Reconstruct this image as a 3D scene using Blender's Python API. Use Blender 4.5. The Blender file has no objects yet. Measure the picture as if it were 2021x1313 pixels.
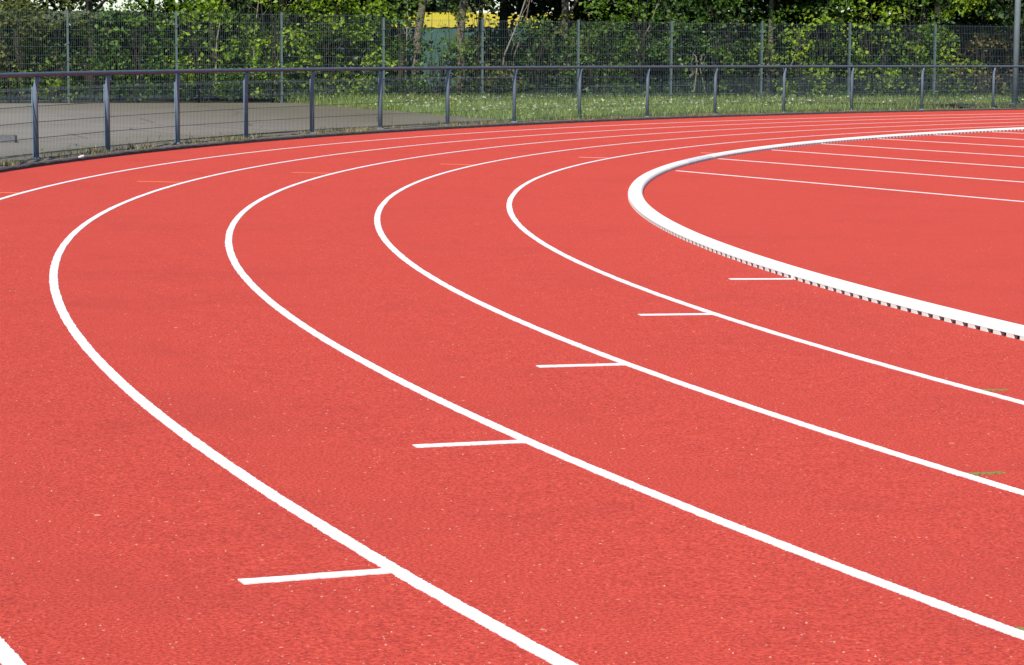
# Running track bend with white kerb, spectator railing, mesh fence, woodland and fields beyond
import bpy, math, random
import numpy as np
from mathutils import Matrix, Vector
random.seed(7); rng = np.random.default_rng(7)
PI = math.pi; R = math.radians
scene = bpy.context.scene; col = scene.collection

# ------------------------------------------------------------------ helpers
class MB:
    def __init__(s): s.v = []; s.f = []
    def add(s, vs, fs):
        n = len(s.v); s.v.extend([tuple(map(float, q)) for q in vs]); s.f.extend([tuple(i + n for i in f) for f in fs])
    def box(s, c, hx, hy, hz, ax=(1, 0, 0), up=(0, 0, 1)):
        ax = Vector(ax).normalized(); up = Vector(up).normalized(); ay = up.cross(ax).normalized(); up = ax.cross(ay)
        c = Vector(c); P = []
        for k in (-1, 1):
            for j in (-1, 1):
                for i in (-1, 1): P.append(c + ax * (hx * i) + ay * (hy * j) + up * (hz * k))
        s.add(P, [(0, 2, 3, 1), (4, 5, 7, 6), (0, 1, 5, 4), (2, 6, 7, 3), (0, 4, 6, 2), (1, 3, 7, 5)])
    def tube(s, path, rad, n=8, cap=True):
        path = [Vector(q) for q in path]; m = len(path)
        if not hasattr(rad, '__len__'): rad = [rad] * m
        P = []; u = None
        for i, q in enumerate(path):
            t = (path[min(i + 1, m - 1)] - path[max(i - 1, 0)]).normalized()
            if u is None:
                u = t.orthogonal().normalized()
            u = (u - t * u.dot(t)).normalized(); w = t.cross(u)
            for k in range(n):
                a = 2 * PI * k / n; P.append(q + (u * math.cos(a) + w * math.sin(a)) * rad[i])
        F = [(i * n + k, i * n + (k + 1) % n, (i + 1) * n + (k + 1) % n, (i + 1) * n + k) for i in range(m - 1) for k in range(n)]
        if cap: F += [tuple(range(n))[::-1], tuple((m - 1) * n + k for k in range(n))]
        s.add(P, F)
    def build(s, name, mat, parent=None, smooth=False):
        me = bpy.data.meshes.new(name); me.from_pydata(s.v, [], s.f)
        me.polygons.foreach_set('use_smooth', [bool(smooth)] * len(me.polygons))
        me.materials.append(mat); me.update()
        o = bpy.data.objects.new(name, me); col.objects.link(o)
        if parent: o.parent = parent
        return o

def np_mesh(name, verts, faces, mat, parent=None, smooth=False):
    """verts (N,3), faces (M,k) numpy"""
    me = bpy.data.meshes.new(name); k = faces.shape[1]
    me.vertices.add(len(verts)); me.vertices.foreach_set('co', np.ascontiguousarray(verts, np.float32).ravel())
    me.loops.add(faces.size); me.loops.foreach_set('vertex_index', faces.astype(np.int32).ravel())
    me.polygons.add(len(faces)); me.polygons.foreach_set('loop_start', np.arange(0, faces.size, k, dtype=np.int32))
    try: me.polygons.foreach_set('loop_total', np.full(len(faces), k, np.int32))
    except Exception: pass
    me.materials.append(mat); me.update(calc_edges=True)
    me.polygons.foreach_set('use_smooth', [bool(smooth)] * len(faces))
    o = bpy.data.objects.new(name, me); col.objects.link(o)
    if parent: o.parent = parent
    return o

def tag(o, label=None, cat=None, group=None, kind=None):
    for k, v in (('label', label), ('category', cat), ('group', group), ('kind', kind)):
        if v: o[k] = v
    return o
def empty(name, loc=(0, 0, 0), rz=0):
    o = bpy.data.objects.new(name, None); col.objects.link(o); o.location = loc; o.rotation_euler = (0, 0, rz)
    o.empty_display_size = .2; return o
def copy_thing(o, loc, rz=0, sc=1.0):
    c = o.copy(); col.objects.link(c); c.location = loc; c.rotation_euler = (0, 0, rz); c.scale = (sc, sc, sc)
    for ch in list(o.children):
        d = ch.copy(); col.objects.link(d); d.parent = c
    return c

# ------------------------------------------------------------------ materials
def mat(name, rough=.7):
    m = bpy.data.materials.new(name); m.use_nodes = True
    nt = m.node_tree; b = nt.nodes['Principled BSDF']; b.inputs['Roughness'].default_value = rough
    return m, nt, b
def node(nt, t, **kw):
    n = nt.nodes.new(t)
    for k, v in kw.items(): setattr(n, k, v)
    return n
def pos(nt):
    return node(nt, 'ShaderNodeTexCoord').outputs['Object']
def noise(nt, vec, scale, detail=3, rough=.55):
    n = node(nt, 'ShaderNodeTexNoise'); n.inputs['Scale'].default_value = scale
    n.inputs['Detail'].default_value = detail; n.inputs['Roughness'].default_value = rough
    nt.links.new(vec, n.inputs['Vector']); return n.outputs['Fac']
def ramp(nt, fac, stops):
    n = node(nt, 'ShaderNodeValToRGB'); e = n.color_ramp.elements
    while len(e) < len(stops): e.new(.5)
    for i, (p, c) in enumerate(stops):
        e[i].position = p; e[i].color = (*c, 1) if len(c) == 3 else c
    nt.links.new(fac, n.inputs['Fac']); return n.outputs['Color']
def mix(nt, fac, a, b, mode='MIX'):
    n = node(nt, 'ShaderNodeMix', data_type='RGBA', blend_type=mode)
    for s, v in ((0, fac), (6, a), (7, b)):
        if isinstance(v, (int, float)): n.inputs[s].default_value = v
        elif isinstance(v, tuple): n.inputs[s].default_value = (*v, 1)
        else: nt.links.new(v, n.inputs[s])
    return n.outputs[2]
def bump(nt, b, h, strength, dist=.01):
    n = node(nt, 'ShaderNodeBump'); n.inputs['Strength'].default_value = strength; n.inputs['Distance'].default_value = dist
    nt.links.new(h, n.inputs['Height']); nt.links.new(n.outputs['Normal'], b.inputs['Normal'])
def simple(name, c1, c2, scale=8, rough=.7, bs=0, bscale=None, metal=0, detail=4):
    m, nt, b = mat(name, rough); p = pos(nt)
    f = noise(nt, p, scale, detail)
    nt.links.new(ramp(nt, f, [(.3, c1), (.7, c2)]), b.inputs['Base Color'])
    b.inputs['Metallic'].default_value = metal
    if bs: bump(nt, b, noise(nt, p, bscale or scale * 4, 3), bs)
    return m

def track_material(name):
    m, nt, b = mat(name, .85); p = pos(nt)
    b.inputs['Diffuse Roughness'].default_value = 1.0
    b.inputs['Specular IOR Level'].default_value = .12
    fine = noise(nt, p, 88, 4, .7); mid = noise(nt, p, 6, 4, .6); big = noise(nt, p, .75, 5, .62)
    c = ramp(nt, fine, [(.33, TR['d']), (.5, TR['m']), (.68, TR['l'])])
    c = mix(nt, ramp(nt, mid, [(.35, (0, 0, 0)), (.75, (1, 1, 1))]), c, mix(nt, .12, c, (.17, .018, .014)))
    c = mix(nt, ramp(nt, big, [(.5, (0, 0, 0)), (.8, (.34, .34, .34))]), c, (.26, .033, .028))
    # worn granules showing pale
    for sc, rad, keep in ((7, .05, .45), (16, .085, .6), (2.6, .03, .4)):
        v = node(nt, 'ShaderNodeTexVoronoi', feature='F1'); v.inputs['Scale'].default_value = sc
        nt.links.new(p, v.inputs['Vector'])
        near = node(nt, 'ShaderNodeMath', operation='LESS_THAN'); nt.links.new(v.outputs['Distance'], near.inputs[0]); near.inputs[1].default_value = rad
        sep = node(nt, 'ShaderNodeSeparateColor'); nt.links.new(v.outputs['Color'], sep.inputs[0])
        k = node(nt, 'ShaderNodeMath', operation='LESS_THAN'); nt.links.new(sep.outputs[0], k.inputs[0]); k.inputs[1].default_value = keep
        a = node(nt, 'ShaderNodeMath', operation='MULTIPLY'); nt.links.new(near.outputs[0], a.inputs[0]); nt.links.new(k.outputs[0], a.inputs[1])
        a2 = node(nt, 'ShaderNodeMath', operation='MULTIPLY'); nt.links.new(a.outputs[0], a2.inputs[0]); nt.links.new(sep.outputs[1], a2.inputs[1])
        c = mix(nt, a2.outputs[0], c, (.55, .24, .17))
    nt.links.new(c, b.inputs['Base Color'])
    bump(nt, b, noise(nt, p, 95, 4, .75), .75, .009)
    return m
TR = dict(d=(.222, .0245, .0180), m=(.398, .0485, .0330), l=(.56, .081, .056))
M_track = track_material('red_tartan')

def paint(name, c, dirt, amount=.08):
    m, nt, b = mat(name, .6); p = pos(nt)
    b.inputs['Specular IOR Level'].default_value = .3
    f = noise(nt, p, 140, 2, .7); g = noise(nt, p, 2.2, 4, .6)
    c1 = mix(nt, ramp(nt, f, [(.71, (0, 0, 0)), (.76, (.9, .9, .9))]), c, dirt)
    c2 = mix(nt, ramp(nt, g, [(.45, (0, 0, 0)), (.8, (amount * 3,) * 3)]), c1, tuple(.75 * q for q in c))
    nt.links.new(c2, b.inputs['Base Color']); bump(nt, b, f, .3, .004)
    return m
M_white = paint('white_line_paint', (.82, .80, .78), (.36, .085, .06))
M_orange = paint('orange_line_paint', (.70, .20, .06), (.6, .1, .07))
M_pale = paint('pale_line_paint', (.72, .34, .28), (.6, .1, .07))
M_green = paint('green_line_paint', (.22, .22, .05), (.36, .09, .04))
M_kerb = simple('white_kerb_plastic', (.86, .82, .73), (.90, .86, .78), 3, .65)
M_stone = simple('dark_kerb_stone', (.035, .030, .028), (.085, .075, .07), 9, .9, .6, 60)
M_steel = simple('blue_grey_steel', (.115, .155, .20), (.155, .20, .25), 5, .55, .05, 90, 0)
M_rail = simple('grey_rail_tube', (.062, .088, .115), (.09, .122, .15), 6, .5, 0, None, 0)
M_wire = simple('galvanised_wire', (.085, .115, .13), (.12, .16, .175), 14, .6, 0, None, 0)
M_fpost = simple('green_grey_fence_post', (.075, .11, .115), (.11, .155, .16), 5, .55, 0, None, 0)
M_mast = simple('galvanised_mast', (.14, .19, .20), (.21, .26, .27), 4, .5, 0, None, 0)
M_soil = simple('mossy_gravel', (.06, .05, .035), (.20, .17, .13), 22, .95, .9, 70)

def asphalt_mat():
    m, nt, b = mat('pale_asphalt', .9); p = pos(nt)
    f = noise(nt, p, 60, 4, .7); g = noise(nt, p, .5, 5, .65); h = noise(nt, p, 3.5, 4, .65)
    c = ramp(nt, f, [(.3, (.190, .165, .132)), (.7, (.280, .246, .198))])
    c = mix(nt, ramp(nt, g, [(.45, (0, 0, 0)), (.65, (.55, .55, .55))]), c, (.19, .162, .120))
    c = mix(nt, ramp(nt, h, [(.55, (0, 0, 0)), (.75, (.35, .35, .35))]), c, (.22, .19, .15))
    # moss and dirt trodden in along the meadow side and along the railing
    sp = node(nt, 'ShaderNodeSeparateXYZ'); nt.links.new(p, sp.inputs[0])
    mr = node(nt, 'ShaderNodeMapRange'); nt.links.new(sp.outputs[0], mr.inputs[0])
    for k, v in ((1, -30), (2, -21.5), (3, -.25), (4, 1.0)): mr.inputs[k].default_value = v
    ln = node(nt, 'ShaderNodeVectorMath', operation='LENGTH'); nt.links.new(p, ln.inputs[0])
    m2 = node(nt, 'ShaderNodeMapRange'); nt.links.new(ln.outputs['Value'], m2.inputs[0])
    for k, v in ((1, 44.6), (2, 46.6), (3, .55), (4, -.2)): m2.inputs[k].default_value = v
    mxm = node(nt, 'ShaderNodeMath', operation='MAXIMUM'); nt.links.new(mr.outputs[0], mxm.inputs[0]); nt.links.new(m2.outputs[0], mxm.inputs[1])
    ad = node(nt, 'ShaderNodeMath', operation='MULTIPLY_ADD', use_clamp=True); nt.links.new(h, ad.inputs[0]); ad.inputs[1].default_value = .9; ad.inputs[2].default_value = -.45
    a2 = node(nt, 'ShaderNodeMath', operation='ADD', use_clamp=True); nt.links.new(mxm.outputs[0], a2.inputs[0]); nt.links.new(ad.outputs[0], a2.inputs[1])
    c = mix(nt, a2.outputs[0], c, mix(nt, g, (.115, .098, .055), (.17, .145, .095)))
    # cracks
    v = node(nt, 'ShaderNodeTexVoronoi', feature='DISTANCE_TO_EDGE'); v.inputs['Scale'].default_value = .35
    nt.links.new(p, v.inputs['Vector']); cr = ramp(nt, v.outputs['Distance'], [(.0, (.8, .8, .8)), (.012, (0, 0, 0))])
    c = mix(nt, cr, c, (.07, .06, .045))
    nt.links.new(c, b.inputs['Base Color']); bump(nt, b, f, .4); return m
M_asphalt = asphalt_mat()
M_ground = simple('meadow_soil', (.045, .055, .02), (.09, .10, .04), 3, .95, .6, 30)
M_forest = simple('forest_floor', (.02, .018, .010), (.05, .045, .022), 3, .95, .6, 20)
M_wheat = simple('young_wheat', (.017, .060, .031), (.026, .080, .043), .25, .9)
M_rape = simple('rapeseed_bloom', (.42, .33, .002), (.57, .45, .004), .4, .9)
M_farhill = simple('far_hill_haze_blue', (.17, .22, .30), (.22, .27, .36), .01, .95)  # bluish tone paints the haze of distance into the hill

def leaf_mat(name, a, b_, trans=.35, gl=.35):
    m = bpy.data.materials.new(name); m.use_nodes = True; nt = m.node_tree
    b = nt.nodes['Principled BSDF']; out = nt.nodes['Material Output']
    g = node(nt, 'ShaderNodeNewGeometry')
    c = ramp(nt, g.outputs['Random Per Island'], [(0, a), (.75, b_), (1, tuple(min(1, 1.35 * q) for q in b_))])
    nt.links.new(c, b.inputs['Base Color']); b.inputs['Roughness'].default_value = .45
    b.inputs['Specular IOR Level'].default_value = gl
    t = node(nt, 'ShaderNodeBsdfTranslucent')
    hs = node(nt, 'ShaderNodeHueSaturation'); hs.inputs['Hue'].default_value = .485; hs.inputs['Saturation'].default_value = 1.15; hs.inputs['Value'].default_value = 1.5
    nt.links.new(c, hs.inputs['Color']); nt.links.new(hs.outputs['Color'], t.inputs['Color'])
    mx = node(nt, 'ShaderNodeMixShader'); mx.inputs[0].default_value = trans
    nt.links.new(b.outputs[0], mx.inputs[1]); nt.links.new(t.outputs[0], mx.inputs[2]); nt.links.new(mx.outputs[0], out.inputs['Surface'])
    return m
LEAF = dict(
    lime=leaf_mat('lime_green_leaves', (.12, .20, .012), (.24, .35, .022)),
    mid=leaf_mat('mid_green_leaves', (.042, .095, .010), (.105, .19, .018)),
    dark=leaf_mat('dark_green_leaves', (.022, .055, .012), (.05, .105, .018), .25),
    olive=leaf_mat('olive_leaves', (.05, .072, .016), (.13, .15, .038)),
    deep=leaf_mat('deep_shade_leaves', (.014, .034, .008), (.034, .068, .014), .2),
    bronze=leaf_mat('bronze_leaves', (.10, .085, .03), (.20, .15, .05)),
    far=leaf_mat('far_tree_leaves', (.022, .05, .028), (.045, .085, .045), .15))
M_grass = leaf_mat('grass_blades', (.12, .19, .035), (.26, .33, .085), .3)
M_weed = leaf_mat('dry_weeds', (.12, .12, .04), (.28, .24, .11), .3)
M_flower = leaf_mat('pale_flower_heads', (.30, .33, .17), (.48, .50, .32), .3)
M_yflower = leaf_mat('yellow_flower_heads', (.5, .40, .03), (.7, .58, .05), .3)
M_bark = simple('grey_brown_bark', (.055, .045, .032), (.20, .165, .12), 14, .9, .9, 40)
M_barkdark = simple('dark_bark', (.016, .013, .010), (.05, .04, .03), 10, .95, .8, 40)
M_barkpale = simple('pale_bare_wood', (.16, .145, .10), (.30, .27, .20), 12, .85, .4, 50)
M_litter = simple('white_paper', (.7, .68, .62), (.8, .78, .74), 9, .8)
M_block = simple('grey_concrete', (.09, .085, .085), (.16, .15, .15), 12, .9, .5, 60)

# ------------------------------------------------------------------ measured camera (circle centre of the bend = origin)
CAM = Vector((-44.0731, 0, 1.51434)); YAW, PITCH, ROLL = .5462025, .1194712, .00628139; FPX = 4649.797; PW, PH = 2021, 1313
cam_d = bpy.data.cameras.new('camera'); cam = bpy.data.objects.new('camera', cam_d); col.objects.link(cam)
cam_d.sensor_width = 36; cam_d.lens = 36 * FPX / PW; cam_d.clip_start = .1; cam_d.clip_end = 6000
fwd = Vector((math.sin(YAW) * math.cos(PITCH), math.cos(YAW) * math.cos(PITCH), -math.sin(PITCH)))
rt0 = Vector((math.cos(YAW), -math.sin(YAW), 0)); up0 = rt0.cross(fwd)
rt = rt0 * math.cos(ROLL) + up0 * math.sin(ROLL); up = -rt0 * math.sin(ROLL) + up0 * math.cos(ROLL)
cam.matrix_world = Matrix(((rt.x, up.x, -fwd.x, CAM.x), (rt.y, up.y, -fwd.y, CAM.y), (rt.z, up.z, -fwd.z, CAM.z), (0, 0, 0, 1)))
scene.camera = cam

def bearing(px):                      # photo column -> horizontal unit direction at eye level
    d = fwd + rt * ((px - PW / 2) / FPX) + up * ((PH / 2 - 100) / FPX)
    return Vector((d.x, d.y)).normalized()
def spot(px, dist):                   # surveyed point: column and distance
    b = bearing(px); return (CAM.x + b.x * dist, CAM.y + b.y * dist)
def fence_dist(px): return float(np.interp(px, [-400, 127, 1141, 1501, 1845, 2005, 2400], [55, 56.6, 60.2, 62.4, 64.9, 66.2, 69]))
def eye_y(px): return 92 + .0063 * px
def height(px, y, dist):              # height of a photo row at a distance
    return CAM.z - (y - eye_y(px)) * dist / FPX

BANK = .009938
def zt(r): return BANK * max(0., r - 36.5)
def P(r, th, z=0.): return (r * math.cos(th), r * math.sin(th), z)
RAILT = ([60, 93, 97, 104, 111, 118, 140, 200], [46.4, 45.05, 44.8, 44.5, 44.25, 44.12, 44.18, 44.22])
def r_rail(th): return float(np.interp(math.degrees(th), *RAILT))
def r_edge(th): return r_rail(th) - .42
def th_on_rail(px, off=0.):           # angle where a bearing meets the railing
    b = bearing(px); lo, hi = 5., 90.
    for _ in range(60):
        m = (lo + hi) / 2; x, y = CAM.x + b.x * m, b.y * m
        if math.hypot(x, y) < r_rail(math.atan2(y, x)) + off or m < 15: lo = m
        else: hi = m
    return math.atan2(y, x)

# ------------------------------------------------------------------ track, infield, surroundings
def ring(name, rin, rout, th0, th1, nth, nr, zf, m):
    V = []; F = []
    for i in range(nth + 1):
        th = th0 + (th1 - th0) * i / nth; a = rin(th); b = rout(th)
        for j in range(nr + 1):
            r = a + (b - a) * j / nr; V.append(P(r, th, zf(r, th)))
    for i in range(nth):
        for j in range(nr): q = i * (nr + 1) + j; F.append((q, q + 1, q + nr + 2, q + nr + 1))
    return np_mesh(name, np.array(V), np.array(F), m)
TH0, TH1 = R(45), R(235)
tr = ring('running_track', lambda t: 36.5, r_edge, TH0, TH1, 500, 8, lambda r, t: zt(r), M_track); tag(tr, kind='structure')
inf = ring('infield_surface', lambda t: .01, lambda t: 36.5, TH0, TH1, 260, 6, lambda r, t: 0., M_track); tag(inf, kind='structure')
ZE = .118                              # top of the soil behind the edging
def z_out(r, th): return ZE + .006 * max(0, r - r_edge(th))
strip = ring('gravel_strip', lambda t: r_edge(t) + .10, lambda t: r_edge(t) + .95, R(60), R(215), 400, 3,
             lambda r, t: z_out(r, t) - .006 + .012 * math.sin(r * 31 + t * 900) * math.sin(t * 2300), M_soil); tag(strip, kind='structure')

# dark edging stones along the outside of the track
ed = MB(); nth = 620; P0 = []
for i in range(nth + 1):
    th = R(62) + R(150) * i / nth; e = r_edge(th); w = random.uniform(-.006, .006)
    P0 += [P(e, th, zt(e) - .05), P(e + .004 + w, th, ZE - .01 + w), P(e + .016 + w, th, ZE + w), P(e + .10, th, ZE + w), P(e + .10, th, zt(e) - .05)]
F0 = [(i * 5 + j, i * 5 + j + 1, i * 5 + j + 6, i * 5 + j + 5) for i in range(nth) for j in range(4)]
ed.add(P0, F0); o = ed.build('track_edging', M_stone)
tag(o, 'dark weathered stone edging along the outer rim of the red track', 'edging')

# white kerb in sections
K0, K1 = R(62), R(182); PITCHK = .149 / 36.5; KH = .052; KW = .155
M_kerbgrey = simple('grey_kerb_plastic', (.64, .64, .63), (.76, .75, .73), 6, .5)  # greyer plastic for the sections in one short arc
M_gapshade = simple('gap_shade_black', (.008, .007, .007), (.018, .016, .016), 30, .9)  # near-black colour standing in for shade inside the hollow kerb
def kerb_section(th0, n, parent, m_=None):
    mb = MB(); a0 = th0; a1 = th0 + n * PITCHK - .004 / 36.5
    prof = [(36.500, .023), (36.498, .032), (36.486, .0485), (36.474, .0535), (36.371, .0535), (36.359, .0485), (36.347, .032), (36.345, .023)]
    m = 7; V = []
    for i in range(m):
        th = a0 + (a1 - a0) * i / (m - 1)
        V += [P(r, th, z) for r, z in prof]
    k = len(prof); F = [(i * k + j, i * k + (j + 1) % k, (i + 1) * k + (j + 1) % k, (i + 1) * k + j) for i in range(m - 1) for j in range(k)]
    F += [tuple(range(k))[::-1], tuple((m - 1) * k + j for j in range(k))]
    mb.add(V, F)
    for i in range(n):                 # feet with drainage gaps between them, staggered on the two sides
        for ro, ri, ph in ((36.499, 36.470, 0.), (36.375, 36.346, .5)):
            b0 = a0 + (i + ph * .86) * PITCHK; b1 = b0 + .52 * PITCHK
            if b1 > a1: continue
            V = [P(ro, b0, .0005), P(ro, b1, .0005), P(ri, b1, .0005), P(ri, b0, .0005), P(ro, b0, .0235), P(ro, b1, .0235), P(ri, b1, .0235), P(ri, b0, .0235)]
            mb.add(V, [(0, 3, 2, 1), (0, 1, 5, 4), (1, 2, 6, 5), (2, 3, 7, 6), (3, 0, 4, 7)])
    ks_ = mb.build('kerb_section', m_ or M_kerb, parent)
    cb = MB(); V = []
    for i in range(m):
        th = a0 + (a1 - a0) * i / (m - 1); V += [P(36.464, th, .0005), P(36.464, th, .0225), P(36.381, th, .0225), P(36.381, th, .0005)]
    cb.add(V, [(i * 4 + j, i * 4 + (j + 1) % 4, (i + 1) * 4 + (j + 1) % 4, (i + 1) * 4 + j) for i in range(m - 1) for j in range(4)])
    cb.build('gap_shade_core', M_gapshade, ks_)  # added core, blackens the drainage gaps in place of real shade
    return ks_
kerb = empty('track_kerb', P(36.42, R(150)))
kerb_off = Vector(kerb.location)
th = K0
while th < K1:
    grey = abs(math.degrees(th) + 1.4 - 133.6) < 1.5; s_ = kerb_section(th, 12, kerb, M_kerbgrey if grey else None)
    if grey: s_['label'] = 'greyer kerb section'
    s_.location = -kerb_off; th += 12 * PITCHK
tag(kerb, 'raised white plastic kerb with drainage gaps along the inside of the bend', 'kerb')

def flat_strip(name, pts, w, m, jit=0., close_z=None):
    """painted strip along a list of (x,y,z) centre points, ragged edges"""
    pts = np.array(pts); t = np.gradient(pts[:, :2], axis=0); t /= np.linalg.norm(t, axis=1)[:, None]
    n = np.stack([-t[:, 1], t[:, 0]], 1); N = len(pts)
    def edge():
        e = rng.normal(0, jit * .7, N) + np.convolve(rng.normal(0, jit * 1.6, N + 8), np.ones(9) / 9, 'valid')
        return e + (rng.uniform(0, 1, N) < .02) * rng.normal(0, jit * 1.3, N)
    j1 = edge(); j2 = edge()
    a = pts.copy(); b = pts.copy()
    a[:, :2] += n * (w / 2 + j1)[:, None]; b[:, :2] -= n * (w / 2 + j2)[:, None]
    a0 = a.copy(); a0[:, 2] -= .006; b0 = b.copy(); b0[:, 2] -= .006
    V = np.concatenate([a, b, a0, b0]); i = np.arange(N - 1)
    F = np.concatenate([np.stack([i, i + 1, i + 1 + N, i + N], 1)[:, ::-1], np.stack([i, i + 1, i + 1 + 2 * N, i + 2 * N], 1),
                        np.stack([i + N, i + 1 + N, i + 1 + 3 * N, i + 3 * N], 1)[:, ::-1], np.array([[0, N, 3 * N, 2 * N], [N - 1, 3 * N - 1, 4 * N - 1, 2 * N - 1]])])
    return np_mesh(name, V, F, m)
LW = .051
for k, lab in ((1, 'white lane line nearest to the raised white kerb'),
               (2, 'white lane line second outwards from the raised kerb'),
               (3, 'white lane line third outwards from the raised kerb'),
               (4, 'white lane line fourth outwards from the kerb, running out at the bottom edge'),
               (5, 'outermost white lane line, closest to the spectator railing')):
    r = 36.475 + 1.22 * k
    ths = np.concatenate([np.arange(R(58), R(150), .07 / r), np.arange(R(150), R(167), .012 / r), np.arange(R(167), R(180), .006 / r)])
    pts = [P(r, t, zt(r) + .003) for t in ths]
    o = flat_strip('lane_line', pts, LW, M_white, .0017)
    tag(o, lab, 'lane line', 'white lane lines of the bend')
NEAR = [(0, 160.05, 'where the raised kerb runs'), (1, 163.2, 'joining the lane line nearest the kerb'), (2, 166.25, 'joining the second lane line from the kerb'),
        (3, 169.2, 'joining the third lane line from the kerb'), (4, 172.0, 'nearest the bottom of the photo, joining the fourth lane line')]
def tick(r0, r1, thd, w, m, name, lab, cat, grp, jit=.0018, tilt=0.):
    n = max(6, int((r1 - r0) / .012)); pts = []
    for i in range(n + 1):
        r = r0 + (r1 - r0) * i / n; pts.append(P(r, R(thd) + tilt * (i / n) / r, zt(r) + .0042))
    tag(flat_strip(name, pts, w, m, jit), lab, cat, grp)
for k, td, w in NEAR:
    r0 = 36.475 + 1.22 * k + (.026 if k else .03)
    tick(r0, r0 + .43, td, .054, M_white, 'start_mark', 'short white cross mark ' + w, 'track mark', 'white stagger marks across the lanes')
FAR = [(0, 129.3, .46, 'close beside the far part of the raised kerb', M_pale), (1, 133.0, .44, 'on the far part of the first lane line from the kerb', M_pale),
       (2, 137.2, .46, 'on the far part of the second lane line from the kerb', M_orange), (3, 141.25, .48, 'on the far part of the third lane line from the kerb', M_orange),
       (4, 144.65, .5, 'joining the fourth lane line, above its leftmost bend', M_orange), (5, 147.8, .5, 'on the outermost lane line at the left edge', M_orange)]
for k, td, ln, w, m in FAR:
    r0 = 36.475 + 1.22 * k + .026
    tick(r0, r0 + ln, td, .036, m, 'relay_mark', 'faint %s cross mark %s' % ('orange' if m is M_orange else 'pale', w), 'track mark', 'faint coloured cross marks on the far lanes')
for k, td, w in ((1, 168.0, 'first'), (2, 170.8, 'second'), (3, 173.7, 'third')):
    r0 = 36.475 + 1.22 * k - .027
    n = 16; pts = [P(r0 - .13 * i / n, R(td) + (.012 * math.sin(i / n * 3)) / r0, zt(r0 - .13 * i / n) + .0042) for i in range(n + 1)]
    tag(flat_strip('green_mark', pts, .030, M_green, .008), 'small worn green mark on the %s lane line from the kerb, right edge' % w, 'track mark', 'green paint marks at the right edge')
INL = [(-26.74, 24.57, -27.07, 17.90), (-24.25, 27.05, -24.49, 20.62), (-21.69, 29.16, -22.02, 23.18), (-19.42, 30.86, -19.62, 26.06),
       (-17.04, 32.20, -17.12, 28.86), (-14.75, 33.35, -14.80, 31.17), (-12.55, 34.22, -12.56, 33.56)]
for i, (x0, y0, x1, y1) in enumerate(INL):
    dx, dy = (x1 - x0) / (y1 - y0), 1
    ex = lambda y: x0 + (y - y0) * (x1 - x0) / (y1 - y0)
    ys = np.arange(4, y0 - .02, .1)
    pts = [(ex(y), y, .004) for y in ys]
    tag(flat_strip('infield_line', pts, .050, M_white, .001), 'straight white line across the red infield, %s from the nearest' % ('first second third fourth fifth sixth seventh'.split()[i]), 'field line', 'straight white lines on the red infield')

# fence line
FA = np.array([-24.0808, 53.0553]); FD = np.array([2.53895, -.48719])
def fpt(i): return FA + FD * i
def z_fence(i): return .20
# asphalt
A = MB(); rows = 60; cols = 12
near = []; far = []
ne = []
for i in range(rows + 1):
    t = i / rows; th = R(190) + (R(116.6) - R(190)) * t
    near.append(np.array(P(r_edge(th) + .9, th)[:2])); far.append(None)
fl = fpt(-26) + np.array([.1, -.35]); fr = np.array([-18.75, 51.7])
for i in range(rows + 1):
    t = i / rows; q = fl + (fr - fl) * t
    for j in range(cols + 1):
        s = j / cols; p2 = near[i] * (1 - s) + q * s
        A.v.append((p2[0], p2[1], ZE + .012 + (.205 - ZE - .012) * s))
A.f = [(i * (cols + 1) + j, i * (cols + 1) + j + 1, (i + 1) * (cols + 1) + j + 1, (i + 1) * (cols + 1) + j) for i in range(rows) for j in range(cols)]
tag(A.build('asphalt_path', M_asphalt), kind='structure')
def on_asphalt(x, y):
    # right border of the asphalt
    th = R(116.6); a = np.array(P(r_edge(th) + .9, th)[:2]); b = fr
    return (b[0] - a[0]) * (y - a[1]) - (b[1] - a[1]) * (x - a[0]) > 2.0 * random.gauss(.0, 1.2)

# ground: one polar sheet round the camera, rising to the fields
def zg(x, y):
    d = math.hypot(x - CAM.x, y - CAM.y); r = math.hypot(x, y); th = math.atan2(y, x)
    if r < 50 and R(45) < th % (2 * PI) < R(235):
        e = r_edge(th % (2 * PI)) if True else 44
        if r < e + .3: return -.12
    b = .13 + .0045 * max(0, min(r - 44, 14))
    if y > 40 or d > 90:
        if d > 78: b = b - .25 * min(1, (d - 78) / 10)
    return b - .012
H = [(0, 0), (95, 0.0), (140, .75), (220, 2.3), (300, 4.0), (400, 6.4), (480, 8.7), (560, 9.0), (700, 7), (1000, 3), (1500, 0), (4000, -5)]
def hill(d): return float(np.interp(d, [h[0] for h in H], [h[1] for h in H]))
V = []; F = []
rings = list(np.arange(0, 50, 2.5)) + list(np.arange(50, 100, 1.6)) + [110, 130, 160, 200, 250, 300, 360, 420, 480, 560, 700, 1000, 1500, 2500, 4000]
na = 360
for d in rings:
    for k in range(na):
        a = 2 * PI * k / na; x, y = CAM.x + d * math.cos(a), CAM.y + d * math.sin(a)
        V.append((x, y, zg(x, y) + hill(d)))
for i in range(len(rings) - 1):
    for k in range(na): F.append((i * na + k, (i + 1) * na + k, (i + 1) * na + (k + 1) % na, i * na + (k + 1) % na))
g = np_mesh('ground', np.array(V), np.array(F), M_ground); tag(g, kind='structure')
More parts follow.
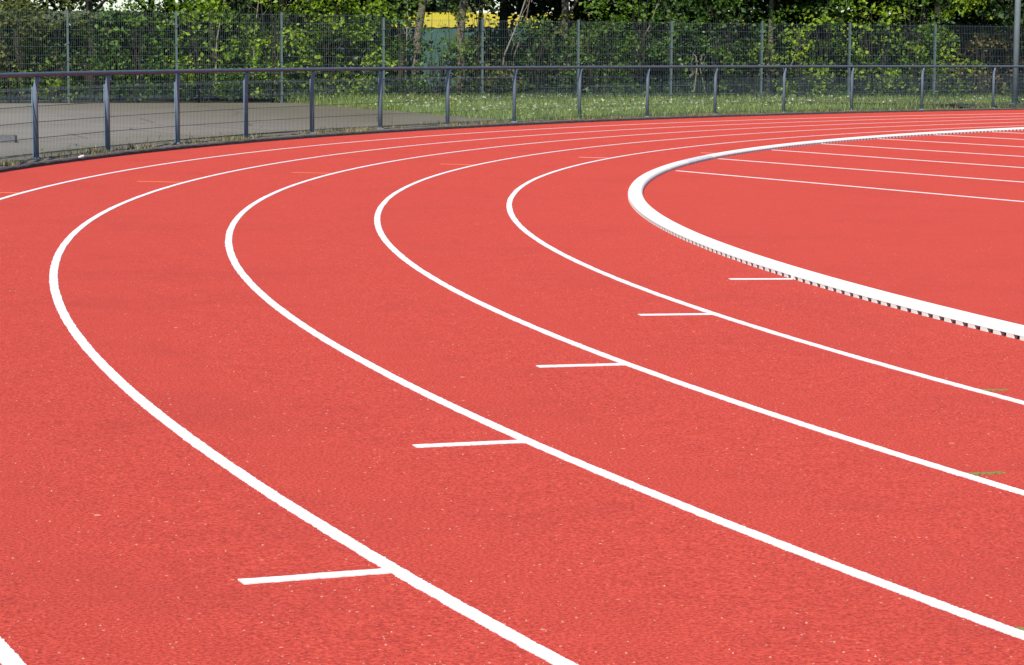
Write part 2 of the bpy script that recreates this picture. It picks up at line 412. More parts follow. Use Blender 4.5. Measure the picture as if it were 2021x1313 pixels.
def sector(name, d0, d1, p0, p1, lift, m, n=24, k=10):
    V = []; F = []
    for i in range(n + 1):
        px = p0 + (p1 - p0) * i / n; b = bearing(px)
        for j in range(k + 1):
            d = d0 + (d1 - d0) * j / k + (random.uniform(0, 18) if j == 0 and name == 'rapeseed_field' else 0); x, y = CAM.x + b.x * d, CAM.y + b.y * d
            V.append((x, y, hill(d) + zg(x, y) + lift + (random.uniform(-.16, .16) if d > 100 else random.uniform(-.02, .03))))
    for i in range(n):
        for j in range(k): q = i * (k + 1) + j; F.append((q, q + 1, q + k + 2, q + k + 1))
    return tag(np_mesh(name, np.array(V), np.array(F), m, smooth=True), kind='structure')
sector('forest_floor', 60.5, 88, -900, 2900, .08, M_forest, 60, 14)
sector('wheat_field', 88, 300, -2200, 4200, .2, M_wheat, 40, 30)
sector('rapeseed_field', 300, 482, 770, 1720, .25, M_rape, 140, 24)
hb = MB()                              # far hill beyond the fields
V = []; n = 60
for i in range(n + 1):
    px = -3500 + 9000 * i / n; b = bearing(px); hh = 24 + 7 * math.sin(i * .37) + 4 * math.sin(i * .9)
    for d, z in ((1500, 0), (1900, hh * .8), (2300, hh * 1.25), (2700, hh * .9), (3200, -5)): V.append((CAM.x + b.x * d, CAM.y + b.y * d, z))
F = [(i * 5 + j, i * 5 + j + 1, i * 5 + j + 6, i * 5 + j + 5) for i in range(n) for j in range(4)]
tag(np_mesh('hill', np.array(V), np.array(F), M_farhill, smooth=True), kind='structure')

# ------------------------------------------------------------------ spectator railing
rail = empty('spectator_railing', (0, 0, 0))
posts_px = [68, 210, 349, 485, 616, 751, 884, 1016, 1145, 1279, 1413, 1549, 1683, 1822, 1963]
pth = [th_on_rail(q) for q in posts_px]
ext = [pth[-1] - k * (pth[-2] - pth[-1]) for k in range(3, 9)]
pth = [pth[0] + 2.0 * (pth[0] - pth[1]), pth[0] + 1.0 * (pth[0] - pth[1])] + pth + [pth[-1] - 1.0 * (pth[-2] - pth[-1]), pth[-1] - 2 * (pth[-2] - pth[-1])] + ext
RH = 1.05; ZR = ZE + .002
def rp(th, z, off=0., doff=0.):        # point on the railing: off outward, doff along
    r = r_rail(th) + off; t = th + doff / r; return Vector(P(r, t, ZR + z))
b = MB(); ths = np.linspace(pth[0] + .01, pth[-1] - .01, 260)
b.tube([rp(t, RH, -.03) for t in ths], .031, 10); b.build('top_rail', M_rail, rail, True)
for i, t in enumerate(pth):
    b = MB(); b.tube([rp(t, -.05), rp(t, .80), rp(t, .88, -.004), rp(t, .96, -.02), rp(t, 1.02, -.03)], [.034, .034, .034, .031, .028], 12)
    b.tube([rp(t, -.02), rp(t, .012)], [.075, .07], 12)
    po = b.build('post', M_steel, rail, True)
    s = MB()
    tl = (Vector(P(1, t + PI / 2)) - Vector((0, 0, 0))).normalized()
    s.box(rp(t, .46, .048, -.05), .016, .018, .43, tl)
    for zz in (.12, .5, .8): s.box(rp(t, zz, .03, -.028), .022, .008, .012, tl)
    s.build('panel_bracket', M_steel, po)
def wire_panel(p0, p1, z0, z1, zs, step, rw, name, parent, m, double=True, hk=1.25):
    """welded double-wire mesh between two points, verticals in front, pairs of horizontals"""
    p0 = Vector(p0); p1 = Vector(p1); d = p1 - p0; L = d.length; d.normalize(); nrm = Vector((d.y, -d.x, 0)).normalized()
    b = MB(); n = int(L / step)
    for i in range(n + 1):
        q = p0 + d * ((i + .5) * L / (n + 1)); q.z = 0
        b.tube([q + Vector((0, 0, z0)), q + Vector((0, 0, z1))], rw, 4, False)
    for z in zs:
        for s in ((-1, 1) if double else (1,)):
            a = Vector((p0.x, p0.y, z)) + nrm * (s * rw * 1.9); e = Vector((p1.x, p1.y, z)) + nrm * (s * rw * 1.9)
            b.tube([a, e], rw * hk, 4, False)
    return b.build(name, m, parent)
for i in range(len(pth) - 1):
    a = rp(pth[i], 0, .048, -.09); e = rp(pth[i + 1], 0, .048, -.0)
    wire_panel(a, e, ZR + .03, ZR + .885, [ZR + q for q in (.05, .25, .45, .65, .85)], .05, .0022, 'mesh_panel', rail, M_wire, True, 2.2)
tag(rail, 'long blue grey spectator railing with wire mesh infill curving around the outside of the track', 'railing')

# ------------------------------------------------------------------ tall mesh fence
fence = empty('mesh_fence', (0, 0, 0)); FH = 2.03
fdir = Vector((FD[0], FD[1], 0)).normalized()
for i in range(-3, 14):
    q = fpt(i); b = MB(); top = 2.27 + (.10 if i < 3 else 0)
    b.box((q[0], q[1], (.1 + top) / 2), .022, .032, (top - .1) / 2, fdir); b.box((q[0], q[1], top + .006), .026, .036, .006, fdir)
    for zz in (.4, .8, 1.2, 1.6, 2.0): b.box((q[0] + fdir.y * .04, q[1] - fdir.x * .04, zz), .03, .006, .02, fdir)
    b.build('post', M_fpost, fence)
for i in range(-3, 13):
    a = fpt(i) + .05 * FD / 2.585 + np.array([-.009, -.045]); e = fpt(i + 1) - .05 * FD / 2.585 + np.array([-.009, -.045])
    up_ = .10 if i < 3 else 0.
    wire_panel((*a, 0), (*e, 0), .2 + up_, 2.25 + up_, [.22 + up_ + .2 * k for k in range(11)], .05, .0019, 'mesh_panel', fence, M_wire)
tag(fence, 'tall green grey double wire mesh fence standing before the trees', 'fence')

# mast at the right
mx, my = spot(2006, 62.8); mast = empty('lamp_mast', (mx, my, .18))
b = MB(); b.tube([(0, 0, -.1), (0, 0, 3), (0, 0, 9)], [.085, .078, .055], 16); b.build('pole', M_mast, mast, True)
b = MB(); b.tube([(0, 0, 0), (0, 0, .03)], [.16, .16], 16); b.build('base_plate', M_mast, mast)
b = MB(); b.box((0, 0, 9.05), .5, .05, .05, tuple(fdir)); b.box((.4 * fdir.x, .4 * fdir.y, 9.2), .22, .12, .14, tuple(fdir)); b.box((-.4 * fdir.x, -.4 * fdir.y, 9.2), .22, .12, .14, tuple(fdir)); b.build('lamp_head', M_mast, mast)
tag(mast, 'thick grey metal mast rising out of frame at the far right', 'mast')

# small things by the railing
x, y = spot(157, 30.4); b = MB(); b.box((0, 0, 0), .034, .02, .008, (1, .4, .2)); b.box((.02, .012, .008), .02, .014, .006, (1, -.5, .4))
o = b.build('litter', M_litter); o.location = (x, y, ZE + .02); tag(o, 'crumpled white scrap of paper lying on the gravel beside the edging stones', 'litter')
x, y = spot(-12, 35.0); b = MB(); b.box((0, 0, .05), .29, .12, .05, (.9, -.45, 0)); b.box((0, 0, .104), .27, .10, .004, (.9, -.45, 0))
o = b.build('concrete_block', M_block); o.location = (x, y, ZE + .018); tag(o, 'low dark grey concrete block lying on the asphalt at the left edge', 'block')

# ------------------------------------------------------------------ vegetation
def unit(v): return v / np.maximum(np.linalg.norm(v, axis=1), 1e-9)[:, None]
def leaves(name, C, size, m, parent=None, upb=.55, face=None, seed=0, asp=.72):
    """many folded leaves; C (N,3) centres"""
    g = np.random.default_rng(seed); N = len(C)
    n = g.normal(0, 1, (N, 3)) * .62; n[:, 2] += upb
    if face is not None: n += face
    n = unit(n); t = g.normal(0, 1, (N, 3)); t[:, 2] -= .5; t = unit(t - n * (t * n).sum(1)[:, None]); w = np.cross(n, t)
    L = (size * (.5 + .95 * g.uniform(0, 1, N) ** 1.3))[:, None]
    a = C - t * L * .5; c = C + t * L * .5; fold = n * L * .10
    q1 = C + w * L * asp * .5 - t * L * .06 + fold; q2 = C - w * L * asp * .5 - t * L * .06 + fold
    V = np.stack([a, q1, c, q2], 1).reshape(-1, 3); i = np.arange(N) * 4
    F = np.concatenate([np.stack([i, i + 1, i + 2], 1), np.stack([i, i + 2, i + 3], 1)])
    return np_mesh(name, V, F, m, parent)
TOSUN = np.array([-.54, -.41, .73])
def clumps(g, cl, per):
    """cl list of (x,y,z,rad) -> leaf centres around each clump with a denser shell"""
    out = []
    for (x, y, z, r) in cl:
        n = int(per * (r / .35) ** 2) + 3
        d = unit(g.normal(0, 1, (n, 3))); rr = r * g.uniform(.25, 1.15, n) ** .6
        p = d * rr[:, None]; p[:, 2] *= .62
        out.append(p + np.array([x, y, z]))
    return np.concatenate(out)

def make_shrub(px, dist, w, h, kind, label, dens=1., stems=7, z0=.05, leaf=.108, seed=None, zc=None, group='shrubs behind the mesh fence'):
    seed = seed if seed is not None else int(px * 7 + dist * 13) % 99991
    g = np.random.default_rng(seed); x, y = spot(px, dist); s = empty('shrub', (x, y, .12)); b = MB()
    cl = []; lo = zc if zc is not None else .25
    nst = stems
    for k in range(nst):
        a = g.uniform(0, 2 * PI); tip = np.array([math.cos(a) * w * .42 * g.uniform(.3, 1), math.sin(a) * w * .3 * g.uniform(.3, 1), h * g.uniform(.7, 1)])
        base = np.array([math.cos(a) * .12, math.sin(a) * .12, 0]); mid = base * .5 + tip * .5 + g.normal(0, .08, 3)
        b.tube([base, mid, tip], [.020, .013, .005], 5)
        for q in range(2):
            e = mid * .4 + tip * .6 + g.normal(0, .22, 3); b.tube([mid, e], [.008, .003], 4)
    N = int(26 * w * h * .36 * dens)
    for k in range(N):
        zz = lo + (h - lo) * g.uniform(0, 1); f = zz / h
        ww = w * .5 * (.75 + .5 * math.sin(f * 3.0)) * (1.0 if f < .75 else 1.0 - (f - .75) * 1.6)
        cl.append((g.uniform(-1, 1) * ww, g.uniform(-1, 1) * min(ww, .9), zz, .10 + .38 * g.uniform(0, 1) ** 1.6))
    b.build('stems', M_barkdark, s)
    leaves('foliage', clumps(g, cl, 34), leaf, LEAF[kind], s, .5, TOSUN * .25, seed)
    return tag(s, label, 'shrub', group)

def make_tree(px, dist, h, rad, m, kind, label, lean=(0, 0), crown=(2.8, 7.0, 2.4), n=2600, low=None, seed=None, group='trees along the fence', leaf=.15, ivy=0):
    seed = seed if seed is not None else int(px * 11 + dist * 17) % 99991
    g = np.random.default_rng(seed); dist += max(0, fence_dist(px) - 60) + (1.2 if dist < 66.5 else 0); crown = (crown[0], crown[1], crown[2] * (.85 if dist < 100 else 1)); x, y = spot(px, dist); t = empty('tree', (x, y, .1)); b = MB()
    h = min(h, crown[1] + .2); nn = 12; path = []; rads = []
    for k in range(nn):
        f = k / (nn - 1); path.append((lean[0] * f * h + g.normal(0, .03) * (f > .05), lean[1] * f * h + g.normal(0, .03), f * h)); rads.append(rad * (1.25 if k == 0 else 1.0) * (1 - .82 * f))
    b.tube(path, rads, 9); lim = []
    for k in range(9):
        f = g.uniform(.33, .95); i = int(f * (nn - 1)); p0 = np.array(path[i]); a = g.uniform(0, 2 * PI); L = crown[2] * g.uniform(.6, 1.0)
        p2 = p0 + np.array([math.cos(a) * L, math.sin(a) * L, L * g.uniform(.15, .8)]); p1 = (p0 + p2) / 2 + np.array([0, 0, .15 * L])
        b.tube([p0, p1, p2], [rad * .42 * (1 - f * .5), rad * .25, .012], 6); lim += [p1, p2, (p1 + p2) / 2]
    b.build('trunk', m, t, True)
    cl = []
    ks = max(1, crown[2] / 2.6)
    for q in lim: cl.append((*q, ks * g.uniform(.5, .9)))
    for k in range(46):
        d = g.normal(0, 1, 3); d /= np.linalg.norm(d); rr = g.uniform(.4, 1) ** .5
        cl.append((d[0] * crown[2] * rr + lean[0] * crown[1], d[1] * crown[2] * rr + lean[1] * crown[1], (crown[0] + crown[1]) / 2 + d[2] * rr * (crown[1] - crown[0]) / 2, ks * g.uniform(.45, .85)))
    for q in (low or []): cl.append(q)
    per = 1.7 * n / sum(int((c[3] / .35) ** 2) + 1 for c in cl)
    pts = clumps(g, cl, per)
    if ivy:
        k = ivy; zz = g.uniform(.1, 3.2, k); aa = g.uniform(0, 2 * PI, k); rr = rad * g.uniform(1.0, 1.7, k)
        iv = np.stack([lean[0] * zz + np.cos(aa) * rr, lean[1] * zz + np.sin(aa) * rr, zz], 1)
        leaves('ivy', iv, .07, LEAF['olive'], t, .3, None, seed + 5)
    leaves('crown', pts, leaf, LEAF[kind], t, .5, TOSUN * .2, seed)
    return tag(t, label, 'tree', group)

# ---- trees with trunks one can pick out
make_tree(180, 61.5, 9, .13, M_barkdark, 'dark', 'dark trunked tree at the far left before a bright gap of sky', (.0, 0), (2.9, 8, 2.6), 3200)
make_tree(418, 62.5, 8.5, .12, M_barkdark, 'dark', 'dark trunked tree left of the bright green bushes', (.01, 0), (2.7, 7.5, 2.4), 3200)
make_tree(790, 63.5, 9, .10, M_barkdark, 'olive', 'slim dark trunk just left of the pale thick trunk', (.01, .0), (2.8, 7.5, 2.4), 2600)
make_tree(818, 61.2, 10, .125, M_bark, 'mid', 'pale grey brown trunk leaning right at the left side of the gap onto the fields', (.075, -.01), (3.4, 9, 2.8), 3000, ivy=90)
make_tree(908, 61.4, 10, .13, M_bark, 'dark', 'ivy wrapped brown trunk at the right side of the gap onto the fields', (.02, 0), (3.4, 9, 2.8), 3000, ivy=420)
make_tree(994, 66.0, 9.5, .16, M_barkdark, 'deep', 'nearly black trunk standing against the yellow field and sky', (.0, .0), (2.5, 7, 3.0), 5200)
make_tree(948, 63.5, 9, .08, M_barkdark, 'dark', 'slim dark leafy tree between the ivy trunk and the black trunk', (.0, .0), (2.55, 8, 1.5), 3000)
make_tree(1112, 63.5, 9.5, .13, M_bark, 'olive', 'brown trunk right of the leaning bare stems', (.0, .0), (2.8, 8, 2.6), 2800)
make_tree(1518, 62.0, 10, .085, M_bark, 'mid', 'brown trunk beside a small gap of sky right of the dense green foliage', (.02, .0), (3.3, 9, 2.6), 3000)
make_tree(1905, 65.0, 10, .16, M_bark, 'dark', 'grey trunk near the top right behind a bright leafy branch', (.0, .0), (3.0, 9, 2.8), 3200)
make_tree(1330, 64.0, 9.5, .13, M_barkdark, 'mid', 'leafy tree with dense dark green foliage hanging above the middle of the right half', (.0, .0), (2.3, 8, 3.0), 5200)
make_tree(1430, 63.0, 9.0, .11, M_barkdark, 'dark', 'dark leafy tree just left of the small gap of sky', (.0, .0), (2.3, 8, 2.4), 4200)
make_tree(1690, 64.5, 9.5, .14, M_barkdark, 'dark', 'dark leafy tree above the fence between the sky gap and the mast', (.0, .0), (2.4, 8, 3.0), 4800)
make_tree(620, 63.5, 9, .12, M_barkdark, 'mid', 'leafy tree above the brightest green bushes left of the pale trunk', (.0, .0), (2.3, 8, 2.8), 4400)
make_tree(40, 62.5, 9, .12, M_barkdark, 'olive', 'olive leaved tree at the left edge of the photo', (.0, .0), (2.2, 8, 2.6), 4200)
make_tree(300, 63.8, 9, .12, M_barkdark, 'mid', 'mid green tree between the left gap of sky and the bright bushes', (.0, .0), (2.8, 8, 2.6), 3600)

# ---- leaning bare stems
def bare_stem(pts, r0, label, name='bare_sapling', m=M_barkpale):
    ex = max(0, fence_dist(pts[0][0]) - 60); pts = [(a, b_, d + ex) for a, b_, d in pts]
    x, y = spot(pts[0][0], pts[0][2]); s = MB(); q = []
    for px, yy, d in pts:
        a, b_ = spot(px, d); q.append((a - x, b_ - y, height(px, yy, d)))
    s.tube(q, list(np.linspace(r0, r0 * .5, len(q))), 6)
    g = np.random.default_rng(int(pts[0][0]))
    for k in range(5):
        i = g.uniform(.35, .95); a = np.array(q[0]) * (1 - i) + np.array(q[-1]) * i; e = a + np.array([g.uniform(-.3, .3), g.uniform(-.2, .2), g.uniform(.15, .45)])
        s.tube([a, (a + e) / 2 + g.normal(0, .03, 3), e], [r0 * .35, r0 * .25, .004], 4)
    o = s.build(name, m); o.location = (x, y, 0); return tag(o, label, 'sapling', 'thin bare stems behind the fence')
bare_stem([(985, 195, 61.6), (995, 110, 61.6), (1022, 45, 61.6), (1050, -40, 61.6)], .028, 'pale bare stem leaning right below the yellow patch, the left one of the leaning pair')
bare_stem([(1000, 195, 62.0), (1017, 105, 62.0), (1036, 50, 62.0), (1052, -40, 62.0)], .03, 'darker bare stem leaning right, the right one of the leaning pair', m=M_bark)
bare_stem([(1240, 180, 61.8), (1262, 88, 61.8), (1282, 52, 61.8), (1310, -30, 61.8)], .02, 'thin bare stem leaning steeply right among green leaves right of centre')
bare_stem([(498, 190, 61.5), (503, 62, 61.5), (511, 5, 61.5), (516, -50, 61.5)], .02, 'thin pale upright stem left of the bright green bushes, the right of two')
bare_stem([(424, 190, 61.5), (428, 80, 61.5), (440, 20, 61.5), (452, -40, 61.5)], .02, 'thin pale upright stem at the left half, the left of two')
bare_stem([(800, 190, 62.5), (803, 60, 62.5), (806, -40, 62.5)], .022, 'thin pale upright stem close left of the thick pale trunk')
bare_stem([(1370, 190, 61.0), (1376, 135, 61.0), (1374, 112, 61.0), (1362, 100, 61.0)], .022, 'short pale dead stem forking behind the railing right of centre')
bare_stem([(1396, 190, 61.2), (1381, 130, 61.2), (1386, 108, 61.2)], .018, 'second short dead stem just right of the forking pale one')
bare_stem([(1968, 172, 64.5), (1980, 130, 64.5), (1984, 112, 64.5), (1990, 95, 64.5)], .024, 'whitish dead stem standing behind the railing close to the grey mast')
bare_stem([(1560, 135, 61.5), (1572, 100, 61.5), (1588, 84, 61.5)], .018, 'bare brown twig rising right of the brown trunk at the sky gap')

# ---- shrubs: (column, distance, width, height, leaf kind, label)
SH = [
 (-60, 60.3, 2.4, 2.6, 'olive', 'olive shrub outside the left edge behind the mesh fence'),
 (25, 60.0, 2.0, 2.6, 'olive', 'olive brown shrub at the left edge behind the first mesh panel'),
 (110, 60.5, 1.8, 2.5, 'olive', 'olive green shrub behind the leftmost thin fence post'),
 (105, 59.4, .9, 1.0, 'lime', 'small yellow green bush low behind the railing at the left edge'),
 (190, 60.8, 1.9, 2.2, 'dark', 'dark green shrub below the left gap of sky'),
 (270, 60.0, 1.7, 2.6, 'mid', 'mid green shrub between the two leftmost fence posts'),
 (345, 60.6, 1.7, 3.2, 'mid', 'mid green shrub behind the second fence post from the left'),
 (400, 59.6, 1.5, 2.6, 'lime', 'light green shrub right of the second fence post from the left'),
 (470, 60.5, 1.6, 3.4, 'mid', 'green shrub between the two thin pale stems'),
 (540, 59.6, 1.6, 3.2, 'lime', 'bright green shrub in front of the third fence post'),
 (560, 61.0, 1.9, 3.7, 'mid', 'tall green shrub behind the third fence post'),
 (640, 59.7, 1.9, 3.5, 'lime', 'brightest lime green shrub right of the third fence post'),
 (705, 60.4, 1.6, 2.9, 'lime', 'lime green shrub left of the fourth fence post'),
 (778, 61.0, 1.3, 3.0, 'mid', 'tall green shrub around the slim dark trunk'),
 (862, 60.2, 1.5, 1.75, 'mid', 'low green bush between the pale trunk and the ivy trunk'),
 (945, 60.6, 1.1, 3.1, 'olive', 'tall olive bush right of the ivy wrapped trunk'),
 (985, 60.2, 1.2, 1.5, 'olive', 'olive bush under the leaning bare stems'),
 (1060, 60.6, 1.6, 2.2, 'dark', 'dark green shrub left of the fence post at mid photo'),
 (1120, 61.8, 1.6, 2.1, 'olive', 'olive shrub at the foot of the brown trunk at mid photo'),
 (1185, 60.3, 1.6, 2.9, 'mid', 'leafy green shrub just right of the fence post at mid photo'),
 (1255, 60.6, 1.7, 3.4, 'mid', 'green shrub around the steeply leaning thin stem'),
 (1330, 60.8, 1.8, 3.2, 'dark', 'dark shrub behind the short dead stems'),
 (1420, 60.4, 1.8, 3.3, 'mid', 'mid green shrub right of the short dead stems'),
 (1490, 62.5, 1.3, 1.6, 'olive', 'olive shrub below the small gap of sky'),
 (1590, 59.7, 1.6, 2.3, 'lime', 'light green shrub right of the brown trunk at the sky gap'),
 (1640, 60.6, 1.7, 3.1, 'mid', 'mid green shrub left of the second fence post from the mast'),
 (1730, 60.0, 1.8, 2.8, 'lime', 'light green shrub between the two fence posts left of the mast'),
 (1800, 60.8, 1.6, 2.9, 'mid', 'taller mid green shrub left of the last fence post before the mast'),
 (1880, 60.0, 1.4, 2.0, 'lime', 'light green shrub right of the last fence post before the mast'),
 (1950, 60.8, 1.5, 1.8, 'bronze', 'brownish half bare shrub left of the grey mast'),
 (2050, 63.5, 1.8, 2.4, 'olive', 'olive shrub right of the grey mast'),
]
for px, d, w, h, kd, lab in SH:
    make_shrub(px, fence_dist(px) + (d - 59.4) * .8 + .55, w, h, kd, lab)
make_shrub(866, 61.3, 1.1, 2.75, 'dark', 'sparse dark leafy sprig against the yellow field between the two trunks', .22, 3, zc=1.9, leaf=.09)
# bright hanging branch
make_shrub(1915, 67.2, 1.6, 3.2, 'lime', 'bright yellow green leafy branch above the fence left of the mast', .5, 2, zc=2.35)

# ---- deep wood behind: rows of copies
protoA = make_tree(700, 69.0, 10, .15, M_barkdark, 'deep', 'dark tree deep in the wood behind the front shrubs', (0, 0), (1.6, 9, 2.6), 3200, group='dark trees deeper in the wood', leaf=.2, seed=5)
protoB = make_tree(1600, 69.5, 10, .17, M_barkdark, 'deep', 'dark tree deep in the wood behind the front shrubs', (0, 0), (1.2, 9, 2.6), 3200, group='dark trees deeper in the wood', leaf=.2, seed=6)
def gap(px): return 822 < px < 925 or 965 < px < 1065
for row, (d0, step) in enumerate(((68, 150), (72.5, 165), (77.5, 170))):
    for px in range(-700, 2350, step):
        q = px + (row * 53) % step + random.uniform(-30, 30)
        if 690 < q < 1090 or 50 < q < 210 or 235 < q < 330: continue
        x, y = spot(q, d0 + random.uniform(-1.5, 1.5)); copy_thing(random.choice((protoA, protoB)), (x, y, 0), random.uniform(0, 6.28), random.uniform(.85, 1.15))
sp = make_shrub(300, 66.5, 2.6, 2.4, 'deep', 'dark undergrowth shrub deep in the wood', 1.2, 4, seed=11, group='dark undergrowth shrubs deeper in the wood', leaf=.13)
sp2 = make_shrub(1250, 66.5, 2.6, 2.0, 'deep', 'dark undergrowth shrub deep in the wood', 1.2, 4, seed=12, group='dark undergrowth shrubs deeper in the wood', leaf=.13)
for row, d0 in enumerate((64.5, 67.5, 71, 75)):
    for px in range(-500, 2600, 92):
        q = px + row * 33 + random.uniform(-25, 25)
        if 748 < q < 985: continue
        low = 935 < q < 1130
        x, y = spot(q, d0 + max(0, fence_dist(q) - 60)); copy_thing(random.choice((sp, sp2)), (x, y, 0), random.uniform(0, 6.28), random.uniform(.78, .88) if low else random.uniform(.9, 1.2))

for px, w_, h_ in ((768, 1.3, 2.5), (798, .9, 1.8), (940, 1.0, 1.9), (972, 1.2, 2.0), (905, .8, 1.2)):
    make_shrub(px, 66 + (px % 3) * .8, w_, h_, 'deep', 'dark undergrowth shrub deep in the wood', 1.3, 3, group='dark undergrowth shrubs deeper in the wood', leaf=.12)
# ---- distant trees beyond the yellow field
fp = make_tree(842, 500, 14, .35, M_barkdark, 'far', 'far dark tree beyond the yellow field seen between the two trunks', (0, 0), (-.5, 14, 6.5), 5200, group='far trees beyond the yellow field', leaf=.9, seed=21)
fp.location.z = 8.3
for px in (790, 818, 866, 885, 902, 921, 770):
    x, y = spot(px, 500 + random.uniform(-15, 15)); copy_thing(fp, (x, y, 8.2), random.uniform(0, 6.28), random.uniform(.8, 1.1))

# ---- grass, flowers, weeds, undergrowth (uncountable)
def blades(name, XY, Z, h, w, m, seed=3):
    g = np.random.default_rng(seed); N = len(XY); a = g.uniform(0, 2 * PI, N); hh = h * g.uniform(.45, 1.25, N); ww = w * g.uniform(.7, 1.3, N)
    d = np.stack([np.cos(a), np.sin(a)], 1); ln = g.uniform(.1, .7, N)[:, None] * hh[:, None]; b2 = g.uniform(0, 2 * PI, N); l = np.stack([np.cos(b2), np.sin(b2)], 1) * ln
    z = Z
    v0 = np.column_stack([XY - d * ww[:, None], z]); v1 = np.column_stack([XY + d * ww[:, None], z])
    v2 = np.column_stack([XY + d * ww[:, None] * .7 + l * .4, z + hh * .6]); v3 = np.column_stack([XY - d * ww[:, None] * .7 + l * .4, z + hh * .6]); v4 = np.column_stack([XY + l, z + hh])
    V = np.stack([v0, v1, v2, v3, v4], 1).reshape(-1, 3); i = np.arange(N) * 5
    F = np.concatenate([np.stack([i, i + 1, i + 2], 1), np.stack([i, i + 2, i + 3], 1), np.stack([i + 3, i + 2, i + 4], 1)])
    return tag(np_mesh(name, V, F, m), kind='stuff')
def scatter(n, test, x0, x1, y0, y1, g):
    q = np.column_stack([g.uniform(x0, x1, n), g.uniform(y0, y1, n)]); return q[np.array([test(a, b) for a, b in q])]
def fside(x, y): return (x - FA[0]) * FD[1] - (y - FA[1]) * FD[0]     # >0 in front of the fence
def in_grass(x, y):
    r = math.hypot(x, y); th = math.atan2(y, x)
    if r < r_edge(th) + .35: return False
    if r < r_edge(th) + .95 and random.random() < .55: return False
    return fside(x, y) > -2.5 and not on_asphalt(x, y)
g = np.random.default_rng(4)
q = scatter(150000, in_grass, -24, 8, 34, 54, g)
zz = np.array([z_out(math.hypot(a, b), math.atan2(b, a)) - .02 for a, b in q])
hgt = np.array([.16 if fside(a, b) / 2.585 > 1.5 else .26 for a, b in q])
blades('grass', q, zz, hgt, .007, M_grass)
q = scatter(5200, lambda a, b: in_grass(a, b) and noise_ok(a, b), -24, 8, 34, 54, g) if False else None
def patch(a, b): return math.sin(a * 1.3 + b * .7) + math.sin(a * .6 - b * 1.1 + 2) + .5 * math.sin(a * 4.1 + b * 3.3) > -.1
q = scatter(16000, lambda a, b: in_grass(a, b) and patch(a, b), -24, 8, 34, 54, g)
zz = np.array([z_out(math.hypot(a, b), math.atan2(b, a)) for a, b in q]) + g.uniform(.07, .24, len(q))
tag(leaves('wildflowers', np.column_stack([q, zz]), .05, M_flower, None, .9, None, 8, 1.0), kind='stuff')
q = scatter(420, lambda a, b: in_grass(a, b), -24, 8, 34, 54, g)
zz = np.array([z_out(math.hypot(a, b), math.atan2(b, a)) for a, b in q]) + g.uniform(.07, .2, len(q))
tag(leaves('yellow_wildflowers', np.column_stack([q, zz]), .05, M_yflower, None, .9, None, 9, 1.0), kind='stuff')
# weeds on the gravel strip
ths = g.uniform(R(80), R(150), 9000); rr = np.array([r_edge(t) for t in ths]) + .1 + np.abs(g.normal(0, .28, 9000)) * np.where(g.uniform(0, 1, 9000) < .25, 3.0, 1.0)
keep = np.sin(ths * 61) + np.sin(ths * 173 + 1) + g.normal(0, .7, 9000) > .4
q = np.column_stack([rr * np.cos(ths), rr * np.sin(ths)])[keep]
blades('weeds', q, np.full(len(q), ZE - .005), .07, .008, M_weed, 6)
# low undergrowth both sides of the fence foot
def ug(x, y): f = fside(x, y) / 2.585; return -7 < f < .25
q = scatter(26000, ug, -36, 10, 44, 64, g); f = np.array([fside(a, b) / 2.585 for a, b in q])
zz = .2 + np.abs(g.normal(0, .22, len(q))) + .05
tag(leaves('undergrowth', np.column_stack([q, zz]), .10, LEAF['dark'], None, .7, None, 12), kind='stuff')
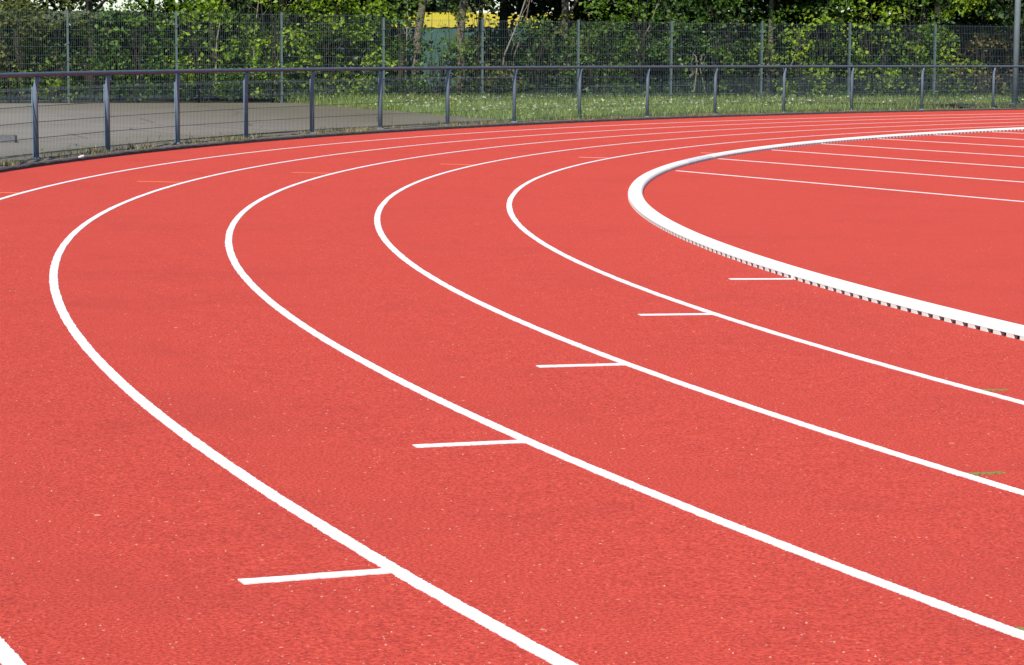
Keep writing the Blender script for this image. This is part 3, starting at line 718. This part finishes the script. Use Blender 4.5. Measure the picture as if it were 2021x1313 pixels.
# pale granules and petals on the track
gr = np.random.default_rng(31); n = 2600
dd = 5.5 + 30 * gr.uniform(0, 1, n) ** 1.6; pxx = gr.uniform(-60, 2080, n)
C = []
for d_, p_ in zip(dd, pxx):
    x, y = spot(p_, d_); r = math.hypot(x, y)
    if r < 43.6 and (r > 36.65 or r < 36.2): C.append((x, y, zt(r) + .004))
M_gran = simple('pale_rubber_crumbs', (.42, .16, .11), (.56, .30, .22), 3, .8)
C = np.array(C); N = len(C); sz = gr.uniform(.0022, .0055, N)[:, None]
base = np.array([[1, 0, 0], [-.3, .9, 0], [-.8, -.6, 0], [.1, -.2, .9]]) 
an = gr.uniform(0, 6.28, N); ca, sa = np.cos(an), np.sin(an)
V = np.stack([C + sz * np.stack([q[0] * ca - q[1] * sa * gr.uniform(.6, 1.2, N), q[0] * sa + q[1] * ca, np.full(N, q[2] * .8)], 1) for q in base], 1)
V[:, :, 2] -= .0042; i4 = np.arange(N) * 4
F = np.concatenate([np.stack([i4 + a, i4 + b_, i4 + c], 1) for a, b_, c in ((0, 1, 3), (1, 2, 3), (2, 0, 3))])
tag(np_mesh('granules', V.reshape(-1, 3), F, M_gran), kind='stuff')

# ------------------------------------------------------------------ light
SUN_AZ = (-.755, -.656); EL = R(47)
w = bpy.data.worlds.new('World'); scene.world = w; w.use_nodes = True; nt = w.node_tree
sky = nt.nodes.new('ShaderNodeTexSky'); sky.sky_type = 'NISHITA'; sky.sun_disc = False; sky.sun_elevation = EL
sd = Vector((SUN_AZ[0], SUN_AZ[1])).normalized()
sky.sun_rotation = math.atan2(sd.x, sd.y); sky.air_density = 1.0; sky.dust_density = .15; sky.ozone_density = 1.6
bg = nt.nodes['Background']; nt.links.new(mix(nt, 1.0, sky.outputs[0], (.88, .97, 1.10), 'MULTIPLY'), bg.inputs['Color']); bg.inputs['Strength'].default_value = .085
sl = bpy.data.lights.new('sun', 'SUN'); sl.energy = 4.2; sl.angle = R(.53); sl.color = (1, .955, .88)
so = bpy.data.objects.new('sun', sl); col.objects.link(so)
dirv = Vector((sd.x * math.cos(EL), sd.y * math.cos(EL), math.sin(EL)))
so.rotation_euler = (-dirv).to_track_quat('-Z', 'Y').to_euler(); so.location = (-60, -20, 60)
vs = scene.view_settings; vs.view_transform = 'Standard'; vs.look = 'None'; vs.exposure = .5; vs.gamma = 1; vs.use_curve_mapping = False
scene.cycles.max_bounces = 8; scene.cycles.transparent_max_bounces = 8
